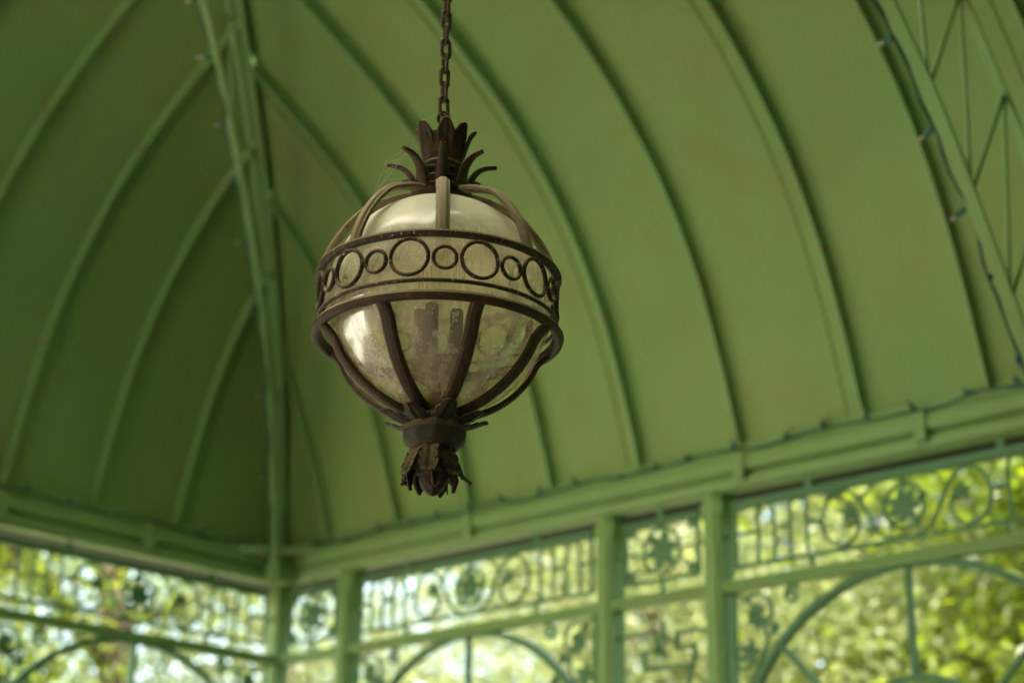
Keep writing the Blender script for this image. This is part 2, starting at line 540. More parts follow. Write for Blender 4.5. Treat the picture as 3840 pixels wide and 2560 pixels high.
# eave beams: a moulded section swept along each wall
SEC = [(-0.025, -0.20), (0.02, -0.20), (0.035, -0.188), (0.042, -0.170), (0.042, -0.152), (0.028, -0.147), (0.028, -0.136),
       (0.058, -0.129), (0.063, -0.122), (0.063, -0.076), (0.058, -0.068), (0.010, -0.062), (0.008, 0.004), (-0.025, 0.004)]
def eave(side):
    a, b_ = side_range(side)
    mb = MB(); vs = []; fs = []
    k = len(SEC)
    for s, sg in ((a, 1), (b_, -1)):
        for d, h in SEC:
            vs.append(slope_pt(side, s + sg * d, d, Z_EAVE + h))
    for i in range(k):
        j = (i + 1) % k
        fs.append((i, j, k + j, k + i))
    mb.add(vs, fs, False)
    mb.build('eave_beam', M_GREEN, PAV)
    # outer soffit with gutter board
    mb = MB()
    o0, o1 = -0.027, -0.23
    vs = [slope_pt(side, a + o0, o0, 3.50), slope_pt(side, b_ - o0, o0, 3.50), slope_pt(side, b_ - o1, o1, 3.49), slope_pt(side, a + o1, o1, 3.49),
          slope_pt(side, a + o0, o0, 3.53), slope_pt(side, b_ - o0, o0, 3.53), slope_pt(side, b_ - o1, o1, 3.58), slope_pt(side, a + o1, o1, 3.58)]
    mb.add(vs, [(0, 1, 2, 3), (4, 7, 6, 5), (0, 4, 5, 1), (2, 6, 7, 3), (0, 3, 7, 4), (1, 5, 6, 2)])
    mb.build('soffit', M_SOFFIT_SHADE, PAV)
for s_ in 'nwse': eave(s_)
# joint plates on the beam face
for side, s in (('n', -3.14), ('n', -3.98), ('n', -5.53), ('n', -2.3), ('w', 4.85), ('w', 4.03)):
    mb = MB(); c = slope_pt(side, s, 0.050, 3.585)
    mb.box(c, (0.052, 0.052, 0.115)); mb.build('joint_plate', M_GREEN, PAV, bevel=0.006)

# wall-plane helper: (s along wall, z, depth outwards) -> world, and the wall's axes
def wp(side, s, z, dep=0.0):
    return slope_pt(side, s, -dep, z)
def axes(side):
    return ((1, 0, 0), (0, 1, 0)) if side in 'ns' else ((0, 1, 0), (1, 0, 0))
def wbox(mb, side, s, z, ws, wz, wd, dep=0.0):
    A, D = axes(side)
    mb.box(wp(side, s, z, dep), (ws, wd, wz), X=A, Y=D)
def wbar(mb, side, pts, w_=0.014, t_=0.012, closed=False, dep=0.0, smooth=True):
    D = axes(side)[1]
    mb.sweep([wp(side, s, z, dep) for s, z in pts], [(-w_ / 2, -t_ / 2), (w_ / 2, -t_ / 2), (w_ / 2, t_ / 2), (-w_ / 2, t_ / 2)],
             up=D, closed=closed, smooth=False)

N_POSTS = [-6.41, -4.73, -4.15, -2.39, -1.81, -0.13]
W_POSTS = [3.97, 3.40, 1.64, 1.06, -0.70]
def make_post(side, s, corner=False):
    mb = MB()
    wd = 0.088
    wbox(mb, side, s, 1.765, wd, 3.47, 0.092, 0.012)
    # raised fillets on the room face
    wbox(mb, side, s, 1.765, 0.05, 3.47, 0.012, -0.040)
    wbox(mb, side, s, 3.44, wd + 0.02, 0.05, 0.10, 0.010)
    wbox(mb, side, s, 0.22, wd + 0.07, 0.26, 0.15, 0.012)
    return mb.build('post', M_GREEN, PAV, bevel=0.005)
for s in N_POSTS: make_post('n', s); make_post('s', s)
for s in W_POSTS: make_post('w', s); make_post('e', s)
for cx_ in (XW, XE):
    for cy_ in (YN, YS):
        mb = MB(); mb.box((cx_, cy_, 1.78), (0.085, 0.085, 3.44)); mb.box((cx_, cy_, 0.22), (0.16, 0.16, 0.26))
        mb.box((cx_, cy_, 3.43), (0.12, 0.12, 0.06))
        mb.build('corner_post', M_GREEN, PAV, bevel=0.006)

# corner shelf plate where the hip truss lands
mb = MB()
K = 0.30
vs = [(XW + .05, YN - .05, 3.615), (XW + .05 + K, YN - .05, 3.615), (XW + .05, YN - .05 - K, 3.615),
      (XW + .05, YN - .05, 3.64), (XW + .05 + K, YN - .05, 3.64), (XW + .05, YN - .05 - K, 3.64)]
mb.add(vs, [(0, 2, 1), (3, 4, 5), (0, 1, 4, 3), (1, 2, 5, 4), (2, 0, 3, 5)])
mb.box((XW + .10, YN - .10, 3.55), (0.11, 0.11, 0.13))
plate = mb.build('corner_plate', M_GREEN, PAV)
for dx, dy in ((.11, .26), (.26, .11), (.17, .17)):
    mb = MB(); mb.lathe([(0, 3.600), (.012, 3.600), (.012, 3.614), (0, 3.614)], 8, c=(XW + .05 + dx - .04, YN - .05 - dy + .04))
    mb.build('bolt', M_BOLT, plate)

def wide_span(side, c, hw):
    """rail, frieze, arch and spandrel scrolls between two posts, centre c, half clear width hw"""
    mb = MB()
    wbox(mb, side, c, 3.105, 2 * hw, 0.046, 0.052)
    wbox(mb, side, c, 3.112, 2 * hw, 0.016, 0.064)
    mb.build('rail', M_GREEN, PAV)
    fz = part_empty('frieze_panel', PAV)
    e = hw - 0.045
    mb = MB()
    T, B_ = 3.440, 3.182
    wbox(mb, side, c, T, 2 * e, 0.034, 0.024)
    wbox(mb, side, c, B_, 2 * e, 0.014, 0.016)
    for sg in (-1, 1):
        wbox(mb, side, c + sg * (e - 0.007), (T + B_) / 2, 0.014, T - B_ - 0.02, 0.015)
        wbox(mb, side, c + sg * 0.42, 3.472, 0.030, 0.040, 0.018)
        wbox(mb, side, c + sg * 0.42, 3.152, 0.014, 0.046, 0.015)
        wbox(mb, side, c + sg * (hw - 0.020), 3.315, 0.052, 0.014, 0.012)
        # crossbars linking the ovals at mid height
        for x0, x1 in ((e - .014, .677), (.588, .522), (.433, .366)):
            if x0 - x1 > 0.01:
                wbox(mb, side, c + sg * (x0 + x1) / 2, 3.317, abs(x0 - x1), 0.014, 0.011)
    mb.build('frame', M_FRET, fz)
    for sg in (-1, 1):
        for oc in (.633, .478):
            mb = MB(); hw2 = 0.040
            pts = [(oc - hw2, B_ + .007)] + [(oc + hw2 * cos(pi - pi * k / 8), 3.38 + 0.047 * sin(pi * k / 8)) for k in range(9)] + [(oc + hw2, B_ + .007)]
            pts = [(c + sg * x, z) for x, z in pts]
            wbar(mb, side, pts, 0.011, 0.012)
            mb.build('oval', M_FRET, fz)
        mb = MB()
        pts = [(.235, 3.335), (.205, 3.30), (.205, 3.25), (.235, 3.21), (.28, 3.198), (.325, 3.215), (.358, 3.255), (.367, 3.31),
               (.350, 3.365), (.315, 3.403), (.270, 3.415), (.225, 3.398), (.190, 3.360), (.160, 3.305), (.130, 3.245), (.095, 3.205), (.05, 3.192)]
        wbar(mb, side, [(c + sg * x, z) for x, z in smooth_path(pts, 3)], 0.012, 0.012)
        pts = [(.19, 3.36), (.15, 3.40), (.115, 3.425)]
        wbar(mb, side, [(c + sg * x, z) for x, z in smooth_path(pts, 3)], 0.010, 0.010)
        mb.build('scroll', M_FRET, fz)
        mb = MB()
        leaf_star(mb, side, c + sg * .245, 3.325, 0.042, 5, 0.3)
        mb.build('cast_leaf', M_FRET, fz)
    mb = MB()
    ring(mb, side, c, 3.31, 0.085, 0.012)
    leaf_star(mb, side, c, 3.31, 0.074, 7, 0.0, 0.55)
    for k in range(5):
        a_ = 2 * pi * k / 5 + .3
        leaf_star(mb, side, c + .085 * cos(a_), 3.31 + .085 * sin(a_), 0.026, 4, a_)
    mb.build('medallion', M_FRET, fz)
    # fanlight arch
    ar = part_empty('arch', PAV)
    Rr = hw - 0.005; cz = 3.075 - Rr * 0.985
    mb = MB()
    wbar(mb, side, [(c + Rr * cos(a_), cz + Rr * sin(a_)) for a_ in [pi * k / 36 for k in range(37)]], 0.030, 0.036)
    mb.build('arch_rim', M_FRET, ar)
    mb = MB(); hr = 0.40
    wbar(mb, side, [(c + hr * cos(a_), cz + hr * sin(a_)) for a_ in [pi * k / 24 for k in range(25)]], 0.026, 0.03)
    mb.build('hub', M_FRET, ar)
    for a_ in (pi / 4, pi / 2, 3 * pi / 4):
        mb = MB()
        wbar(mb, side, [(c + hr * cos(a_), cz + hr * sin(a_)), (c + (Rr - .01) * cos(a_), cz + (Rr - .01) * sin(a_))], 0.020, 0.026)
        mb.build('spoke', M_FRET, ar)
    mb = MB(); wbox(mb, side, c, cz, 2 * hw, 0.05, 0.05); mb.build('transom', M_GREEN, ar)
    for sg in (-1, 1):
        sp = part_empty('spandrel', PAV)
        mb = MB()
        wbox(mb, side, c + sg * (hw - .035), 2.80, 0.014, 0.56, 0.014)
        for (px, pz, pr, dirn) in ((.655, 2.985, .085, 1), (.50, 3.035, .040, -1), (.735, 2.80, .055, 1)):
            px = px * hw / .80
            pts = []
            for k in range(22):
                a_ = 0.6 + k * 0.42
                rr = pr * (1 - k / 26)
                pts.append((c + sg * (px + dirn * rr * cos(a_)), pz + rr * sin(a_)))
            wbar(mb, side, pts, 0.013, 0.013)
        pts = smooth_path([(.77, 3.07), (.70, 3.04), (.62, 2.90), (.66, 2.78), (.74, 2.66)], 4)
        wbar(mb, side, [(c + sg * x * hw / .80, z) for x, z in pts], 0.012, 0.012)
        mb.build('scroll', M_FRET, sp)
        for (px, pz, pr) in ((.665, 2.965, .05), (.70, 2.83, .055), (.585, 2.915, .035)):
            mb = MB(); leaf_star(mb, side, c + sg * px * hw / .80, pz, pr, 5, px * 9); mb.build('cast_leaf', M_FRET, sp)

def ring(mb, side, s, z, r_, w_, t_=0.012, n=24):
    wbar(mb, side, [(s + r_ * cos(2 * pi * k / n), z + r_ * sin(2 * pi * k / n)) for k in range(n)], w_, t_, closed=True)

def leaf_star(mb, side, s, z, r_, n, ph=0.0, inner=0.45):
    """cast leaf: lobed plate with a raised centre"""
    k = n * 4
    D = 0.009
    front = []; back = []
    for i in range(k):
        a_ = ph + 2 * pi * i / k
        q = (i % 4) / 4
        rr = r_ * (inner + (1 - inner) * (0.5 + 0.5 * cos(2 * pi * q)) ** 0.7)
        front.append(wp(side, s + rr * cos(a_), z + rr * sin(a_), -D * .4)); back.append(wp(side, s + rr * cos(a_), z + rr * sin(a_), D * .4))
    vs = front + back + [wp(side, s, z, -D * 1.4), wp(side, s, z, D * .4)]
    fs = []
    for i in range(k):
        j = (i + 1) % k
        fs += [(i, j, 2 * k), (k + j, k + i, 2 * k + 1), (j, i, k + i, k + j)]
    mb.add(vs, fs)

def narrow_span(side, c, hw):
    mb = MB()
    wbox(mb, side, c, 3.105, 2 * hw, 0.046, 0.052)
    wbox(mb, side, c, 3.112, 2 * hw, 0.016, 0.064)
    mb.build('rail', M_GREEN, PAV)
    fz = part_empty('square_panel', PAV)
    e = hw - 0.045
    mb = MB()
    T, B_ = 3.440, 3.186
    wbox(mb, side, c, T, 2 * e, 0.022, 0.018)
    wbox(mb, side, c, B_, 2 * e, 0.014, 0.016)
    wbox(mb, side, c, 3.472, 0.03, 0.04, 0.018)
    wbox(mb, side, c, 3.155, 0.014, 0.045, 0.015)
    for sg in (-1, 1):
        wbox(mb, side, c + sg * (e - 0.007), (T + B_) / 2, 0.014, T - B_ - 0.02, 0.015)
        wbox(mb, side, c + sg * (hw - 0.022), 3.313, 0.046, 0.012, 0.012)
        wbox(mb, side, c + sg * e * .80, 3.313, e * .36, 0.010, 0.010)
        wbox(mb, side, c, 3.313 + sg * .114, 0.010, 0.04, 0.010)
    mb.build('frame', M_FRET, fz)
    mb = MB()
    ring(mb, side, c, 3.313, min(.098, e * .62), 0.013)
    mb.build('ring', M_FRET, fz)
    mb = MB(); leaf_star(mb, side, c, 3.313, min(.090, e * .57), 6, 0.2, 0.55); mb.build('rosette', M_FRET, fz)
    for sx in (-1, 1):
        for sz in (-1, 1):
            mb = MB(); leaf_star(mb, side, c + sx * e * .80, 3.313 + sz * .095, 0.030, 4, .7); mb.build('cast_leaf', M_FRET, fz)
    fr = part_empty('fret_panel', PAV)
    k = hw / .245
    for zt in (2.965, 2.60):
        mb = MB()
        L1 = [(-.245, 0), (-.035, 0), (-.035, -.075), (-.10, -.075), (-.10, -.15), (.13, -.15), (.13, -.24), (-.03, -.24), (-.03, -.30), (-.245, -.30)]
        L2 = [(.245, -.012), (.075, -.012), (.075, -.075), (.16, -.075), (.16, -.16)]
        for Lp in (L1, L2):
            for (x0, z0), (x1, z1) in zip(Lp, Lp[1:]):
                wbox(mb, side, c + k * (x0 + x1) / 2, zt + (z0 + z1) / 2, abs(x1 - x0) * k + .017, abs(z1 - z0) + .017, 0.014 if x0 != x1 else 0.0146)
        wbox(mb, side, c, zt - 0.05 + 0.02, 0.013, 0.16, 0.010)
        mb.build('meander', M_FRET, fr)

PW = 0.044
def span(side, s0, s1):
    c = (s0 + s1) / 2; hw = (s1 - s0) / 2 - PW
    if hw > 0.5: wide_span(side, c, hw)
    else: narrow_span(side, c, hw)
for side, posts in (('n', N_POSTS), ('w', W_POSTS), ('e', W_POSTS)):
    a, b_ = side_range(side)
    ed = sorted([a] + posts + [b_])
    for s0, s1 in zip(ed, ed[1:]):
        span(side, s0, s1)
for s0, s1 in zip(sorted([XW] + N_POSTS), sorted(N_POSTS + [XE])):
    mb = MB(); wbox(mb, 's', (s0 + s1) / 2, 3.105, s1 - s0 - .09, 0.046, 0.052); mb.build('rail', M_GREEN, PAV)

# trusses ------------------------------------------------------------
def truss(inner, outer, f, side_vec, cw=0.05, web_n=9, web_w=0.022, plate=False):
    """inner/outer: (d,h) chord curves; f(d,h)->world; side_vec: the truss's normal"""
    t = part_empty('truss', PAV)
    ip = smooth_path(inner, 6); op = smooth_path(outer, 6)
    def upf(P):
        return lambda i: Vector(side_vec)
    for P, w_ in ((ip, cw), (op, cw * .8)):
        mb = MB()
        W = [f(d, h) for d, h in P]
        # T-section chord: flange and a stem
        mb.sweep(W, [(-w_ * .16, -w_ / 2), (w_ * .16, -w_ / 2), (w_ * .16, w_ / 2), (-w_ * .16, w_ / 2)], up=Vector(side_vec), smooth=False)
        mb.build('chord', M_GREEN, t, bevel=0.003)
    def at(P, u):
        L_ = [0]
        for a, b in zip(P, P[1:]): L_.append(L_[-1] + math.dist(a, b))
        x = u * L_[-1]
        i = max(k for k in range(len(P) - 1) if L_[k] <= x + 1e-9); g = (x - L_[i]) / (L_[i + 1] - L_[i])
        return tuple(a + (b - a) * g for a, b in zip(P[i], P[i + 1]))
    for k in range(web_n):
        u0 = k / web_n; u1 = (k + 1) / web_n; um = (u0 + u1) / 2
        for A_, B_ in ((at(ip, u0), at(op, um)), (at(op, um), at(ip, u1))):
            mb = MB(); mb.bar([f(*A_), f(*B_)], web_w, web_w * .6, up=Vector(side_vec)); mb.build('web_bar', M_GREEN, t)
    return t, ip
TX = -2.33
t_in = [(.10, 2.95), (.45, 3.10), (.70, 3.36), (.87, 3.60), (.98, 3.76), (1.11, 3.95), (1.28, 4.18), (1.45, 4.36), (1.60, 4.49), (1.95, 4.67), (2.45, 4.83), (3.05, 4.94), (3.67, 4.98)]
t_out = [(.10, 3.30), (.35, 3.70), (.56, 4.06), (.74, 4.34), (.87, 4.49), (1.02, 4.66), (1.25, 4.86), (1.55, 5.06), (2.0, 5.29), (2.6, 5.48), (3.2, 5.57), (3.67, 5.59)]
_, tn = truss(t_in, t_out, lambda d, h: Vector((TX, YN - d, h)), (1, 0, 0), 0.044, 12, 0.015)
truss(t_in, t_out, lambda d, h: Vector((TX, YS + d, h)), (1, 0, 0), 0.044, 12, 0.015)
h_in = [(.22, 3.42), (.32, 3.76), (.54, 4.18), (.90, 4.53), (1.28, 4.75), (1.70, 4.92), (2.25, 5.07), (3.4, 5.20)]
h_out = [(.05, 3.52), (.12, 3.92), (.33, 4.30), (.72, 4.70), (1.26, 5.05), (1.84, 5.33), (2.3, 5.46), (3.4, 5.55)]
def hipf(sx, sy, lat):
    cx_, cy_ = (XW if sx > 0 else XE), (YN if sy < 0 else YS)
    return lambda d, h: Vector((cx_ + sx * d * KW + lat * sy * .7071, cy_ + sy * d - lat * sx * .7071, h))
HIPS = []
for sx, sy in ((1, -1), (-1, -1), (1, 1), (-1, 1)):
    nv = Vector((sy, -sx, 0)).normalized()
    _, hp = truss(h_in, h_out, hipf(sx, sy, 0.0), nv, 0.030, 7, 0.010)
    HIPS.append(hp)
    # hip rafter bar under the panels' junction
    mb = MB(); f = hipf(sx, sy, 0)
    mb.bar([f(d + .02, h - .03) for d, h in PROF[::2]], 0.030, 0.030, up=nv); mb.build('hip_rafter', M_GREEN, PAV)

# unseen roof lantern added over the middle to light the lamp from above
LC = Vector(((XW + XE) / 2, (YN + YS) / 2, 0)); LX = (XE - XW) / 2 - 2.30 * KW; LY = (YN - YS) / 2 - 2.30
mb = MB()
for sx, sy, ex, ey in ((0, 1, 2 * LX + .1, .08), (0, -1, 2 * LX + .1, .08), (1, 0, .08, 2 * LY - .08), (-1, 0, .08, 2 * LY - .08)):
    for z, hz in ((5.80, .20), (6.62, .10)):
        mb.box(LC + Vector((sx * LX, sy * LY, z)), (ex, ey, hz))
for sx in (-1, 1):
    for sy in (-1, 1):
        mb.box(LC + Vector((sx * LX, sy * LY, 6.255)), (.075, .075, .62))
lan = mb.build('added_lantern_frame', M_GREEN, PAV)
for sx, sy in ((0, 1), (0, -1), (1, 0), (-1, 0)):
    mb = MB(); mb.box(LC + Vector((sx * LX, sy * LY, 6.255)), (.012 if sx else 2 * LX - .09, .012 if sy else 2 * LY - .09, .62)); mb.build('added_lantern_pane', M_PANE, lan)
cs = [LC + Vector((sx * (LX + .12), sy * (LY + .12), 6.68)) for sx, sy in ((-1, -1), (1, -1), (1, 1), (-1, 1))]
apx = LC + Vector((0, 0, 7.55))
mb = MB()
for k in range(4):
    a_, b_ = cs[k], cs[(k + 1) % 4]
    mb.bar([a_, apx], .07, .09); mb.bar([a_, b_], .07, .07)
    for t in (.25, .5, .75):
        g = a_.lerp(b_, t); up_t = apx if t == .5 else (a_ if t < .5 else b_).lerp(apx, .5)
        mb.bar([g, up_t], .035, .05)
mb.build('added_skylight_bars', M_GREEN, lan)
for k in range(4):
    a_, b_ = cs[k], cs[(k + 1) % 4]
    nn = (b_ - a_).cross(apx - a_).normalized() * .008
    mb = MB(); mb.add([a_ + nn, b_ + nn, apx + nn, a_ - nn, b_ - nn, apx - nn], [(0, 1, 2), (3, 5, 4), (0, 3, 4, 1), (1, 4, 5, 2), (2, 5, 3, 0)])
    mb.build('added_skylight_pane', M_FROST, lan)

# ------------------------------------------------------------------ string lights
def string_light(label, pts, step, out, seed, drop=0.012):
    """pts: world polyline; out: unit vector the sockets lean to"""
    rnd = random.Random(seed)
    root = thing('string_light', label, 'string light', pts[0], group='strings of small bulbs fixed under the pavilion roof')
    B0 = Vector(pts[0])
    P = [Vector(p) for p in pts]
    L_ = [0]
    for a, b_ in zip(P, P[1:]): L_.append(L_[-1] + (b_ - a).length)
    def at(s):
        for i in range(len(P) - 1):
            if L_[i + 1] >= s:
                g = (s - L_[i]) / max(1e-6, L_[i + 1] - L_[i]); return P[i].lerp(P[i + 1], g), (P[i + 1] - P[i]).normalized()
        return P[-1], (P[-1] - P[-2]).normalized()
    n = int(L_[-1] / 0.06)
    w1 = []
    for i in range(n + 1):
        p, t = at(L_[-1] * i / n)
        w1.append(p + Vector((noise.noise(Vector((i * .31, seed, 0))), noise.noise(Vector((i * .31, seed, 5))), noise.noise(Vector((i * .31, seed, 9))))) * drop - B0)
    mb = MB(); mb.tube(w1, 0.0045, 6)
    mb.tube([q + Vector((sin(i * 1.1) * .006, cos(i * 1.1) * .006, sin(i * .9) * .006)) for i, q in enumerate(w1)], 0.0035, 5)
    mb.build('wire', M_WIRE, root)
    s = step * .4
    while s < L_[-1]:
        p, t = at(s)
        o_ = (Vector(out) + Vector((rnd.uniform(-.5, .5), rnd.uniform(-.5, .5), rnd.uniform(-.5, .5)))).normalized()
        p = p - B0
        mb = MB(); mb.tube([p, p + o_ * .010, p + o_ * .038], 0.0095, 8, scales=[.7, 1, 1.05])
        so = mb.build('socket', M_SOCK, root)
        mb = MB(); mb.tube([p + o_ * .036, p + o_ * .044, p + o_ * .060, p + o_ * .068], 0.0080, 8, scales=[.8, 1, .8, .2])
        mb.build('bulb', M_BULB, so)
        s += step * rnd.uniform(.8, 1.2)
    return root
def sag_line(a, b_, sag, n=16, waves=6):
    a = Vector(a); b_ = Vector(b_)
    return [a.lerp(b_, i / n) + Vector((0, 0, -sag * abs(sin(pi * waves * i / n)))) for i in range(n + 1)]
string_light('green wire string of small bulbs along the eave above the right-hand friezes',
             sag_line((XW + .25, YN - .045, 3.675), (-1.0, YN - .045, 3.675), .02, 48, 9), .21, (0, -.5, .2), 3)
string_light('green wire string of small bulbs along the dark eave on the left wall',
             sag_line((XW + .045, YN - .25, 3.675), (XW + .045, -.6, 3.675), .02, 48, 9), .25, (.5, 0, .2), 4)
string_light('string of bulbs wound up the steel truss arch at the far right',
             [Vector((TX - .035, YN - d + .01, h - .01)) for d, h in tn[8:60]], .27, (-.7, .4, -.3), 5, .03)
f = hipf(1, -1, 0.014)
string_light('string of bulbs climbing the hip truss from the corner post', [f(d, h) for d, h in HIPS[0][1:]], .42, (-.5, -.5, -.2), 6, .02)

# ------------------------------------------------------------------ the pendant lantern
A = Vector((-2.33, 2.288, 2.927))
ang0 = math.atan2(-A.y, -A.x)
LAMP = thing('pendant_lantern', 'aged iron globe lantern with dusty glass and a band of rings, hanging on a chain', 'lantern', A, ang0)
def pol(r_, a_, z): return (r_ * cos(a_), r_ * sin(a_), z)
def ring_path(r_, z, n=96): return [pol(r_, 2 * pi * k / n, z) for k in range(n)]
def half_round(w_, h_):        # (radial, vertical)
    return [(-w_ / 2, -h_ / 2), (-w_ * .1, -h_ / 2), (w_ * .35, -h_ * .38), (w_ * .5, 0), (w_ * .35, h_ * .38), (-w_ * .1, h_ / 2), (-w_ / 2, h_ / 2)]
# globe
GR = 0.227; GZ = -0.057
mb = MB()
prof = []
for k in range(49):
    a_ = pi * k / 48
    prof.append((GR * sin(a_), GR * cos(a_)))
prof = [p for p in prof if not (p[1] > 0 and p[0] < 0.04) and not (p[1] < 0 and p[0] < 0.03)]
mb.lathe(prof, 96)
globe = mb.build('glass_globe', M_GLASS, LAMP); globe.location = (0, 0, GZ)
# band
def ringbar(name, r_, z, w_, h_, mt):
    mb = MB()
    mb.sweep(ring_path(r_, z), half_round(w_, h_), up=(0, 0, 1), closed=True)
    return mb.build(name, mt, LAMP)
ringbar('upper_ring', 0.242, 0.000, 0.016, 0.0135, M_IRONCHIP)
ringbar('band_ring', 0.240, -0.0965, 0.007, 0.0075, M_IRONCHIP)
mb = MB()
lip = [(.232, -.118), (.240, -.1165), (.250, -.120), (.2545, -.1265), (.252, -.134), (.244, -.1375), (.236, -.136), (.2325, -.128), (.232, -.118)]
mb.lathe(lip, 96)
mb.build('lower_ring', M_IRON, LAMP)
RB = 0.2405
def band_pt(phi, a_, rr, zc, off=0):
    return pol(RB + off, phi + rr * cos(a_) / RB, zc + rr * sin(a_))
sec8 = [(cos(2 * pi * k / 8), sin(2 * pi * k / 8)) for k in range(8)]
STEP = 2 * pi / 11
protoL = protoS = None
for k in range(11):
    for (nm, ph, rr, wv) in (('large_circle', R(2.5) + STEP * (k + .5), .0370, .0050), ('small_circle', R(2.5) + STEP * k, .0222, .0048)):
        mb = MB()
        n = 32
        path = [band_pt(0, 2 * pi * i / n, rr, 0) for i in range(n)]
        mb.sweep(path, [(a_ * wv * .80, b_ * wv) for a_, b_ in sec8], up=lambda i: Vector((1, 0, 0)), closed=True)
        if k == 0:
            o = mb.build(nm, M_IRONCHIP, LAMP)
            if nm[0] == 'l': protoL = o
            else: protoS = o
        else:
            o = share(protoL if nm[0] == 'l' else protoS, LAMP)
        o.rotation_euler = (0, 0, ph); o.location = (0, 0, -.0490 - (0.0 if nm[0] == 'l' else 0.0015))
# upper ribs
def rib_mesh(path, w_, t_, groove=True):
    mb = MB()
    P = smooth_path(path, 6)
    pts = [(r_, 0, z) for r_, z in P]
    if groove:
        sec = [(-.5, -.5), (.5, -.5), (.5, .05), (.36, .12), (.30, .35), (.18, .5), (-.18, .5), (-.30, .35), (-.36, .12), (-.5, .05)]
    else:
        sec = [(-.5, -.5), (.5, -.5), (.5, .1), (.32, .42), (0, .5), (-.32, .42), (-.5, .1)]
    def up(i):
        a_ = P[max(i - 1, 0)]; b_ = P[min(i + 1, len(P) - 1)]
        td, tz = b_[0] - a_[0], b_[1] - a_[1]
        return Vector((-tz, 0, td)) if True else None
    mb.sweep(pts, [(x * w_, y * t_) for x, y in sec], up=up, smooth=False)
    return mb
up_path = [(.036, .192), (.060, .186), (.088, .179), (.112, .170), (.143, .156), (.169, .135), (.194, .105), (.216, .070), (.232, .034), (.2410, .004)]
first = None
for k in range(8):
    if first is None:
        first = rib_mesh(up_path, .0275, .013)  .build('upper_rib', M_IRONDUST, LAMP, bevel=.0012); o = first
    else:
        o = share(first, LAMP)
    o.rotation_euler = (0, 0, R(1) + k * pi / 4)
def lowp(a_):   # angle from straight down
    return ((GR + .011) * sin(a_), GZ - (GR + .011) * cos(a_) )
low_path = [(.244, -.130)] + [lowp(R(t)) for t in (66, 56, 46, 36, 27, 18, 11)]
first = None
for k in range(8):
    if first is None:
        mb = rib_mesh(low_path[::-1], .0275, -.013, False)
        first = mb.build('lower_rib', M_IRON, LAMP, bevel=.001); o = first
    else:
        o = share(first, LAMP)
    o.rotation_euler = (0, 0, R(-4 + 22.5) + k * pi / 4)
# top collar with slots
mb = MB()
mb.lathe([(.030, .176), (.062, .178), (.064, .186), (.052, .191), (.050, .236), (.040, .240), (.0, .240)], 48)
# pierced look: small dark boxes recessed between uprights
for k in range(16):
    a_ = 2 * pi * (k + .5) / 16
    mb.box(pol(.0515, a_, .214), (.004, .009, .044), X=(cos(a_), sin(a_), 0), Y=(-sin(a_), cos(a_), 0))
for z in (.196, .214, .233):
    mb.sweep(ring_path(.0515, z, 48), half_round(.005, .005), up=(0, 0, 1), closed=True)
mb.build('collar', M_IRON, LAMP)
mb = MB(); mb.lathe([(.010, .238), (.034, .239), (.0425, .245), (.0425, .252), (.036, .259), (.030, .262), (.010, .264)], 48,
                    rmod=lambda a_, i: 1 + .03 * abs(sin(4 * a_)))
mb.build('collar_dome', M_IRON, LAMP)
# horn spikes
sp_path = [(.048, .190), (.0555, .206), (.0615, .224), (.072, .241), (.090, .252), (.114, .255)]
first = None
for k in range(8):
    if first is None:
        P = smooth_path(sp_path, 5); n = len(P)
        mb = MB()
        mb.sweep([(r_, 0, z) for r_, z in P], [(a_ * .0122, b_ * .0070) for a_, b_ in [(cos(2 * pi * q / 10), sin(2 * pi * q / 10)) for q in range(10)]],
                 up=lambda i: Vector((-(P[min(i + 1, n - 1)][1] - P[max(i - 1, 0)][1]), 0, P[min(i + 1, n - 1)][0] - P[max(i - 1, 0)][0])),
                 scales=[(1.15 - .62 * (i / (n - 1)) ** 1.4 if i < n - 1 else .36, 1.25 - .6 * (i / (n - 1))) for i in range(n)])
        first = mb.build('horn_leaf', M_IRON, LAMP); o = first
    else:
        o = share(first, LAMP)
    o.rotation_euler = (0, 0, R(.5) + k * pi / 4); o.scale = (1, 1, 1 + random.uniform(-.01, .01))
# crown cup
mb = MB(); mb.lathe([(.022, .256), (.0345, .256), (.0385, .264), (.0430, .280), (.0458, .300), (.0468, .317), (.0425, .318), (.038, .290), (.0, .285)], 48,
                    rmod=lambda a_, i: 1 + .035 * cos(8 * a_))
mb.build('crown_cup', M_IRON, LAMP)

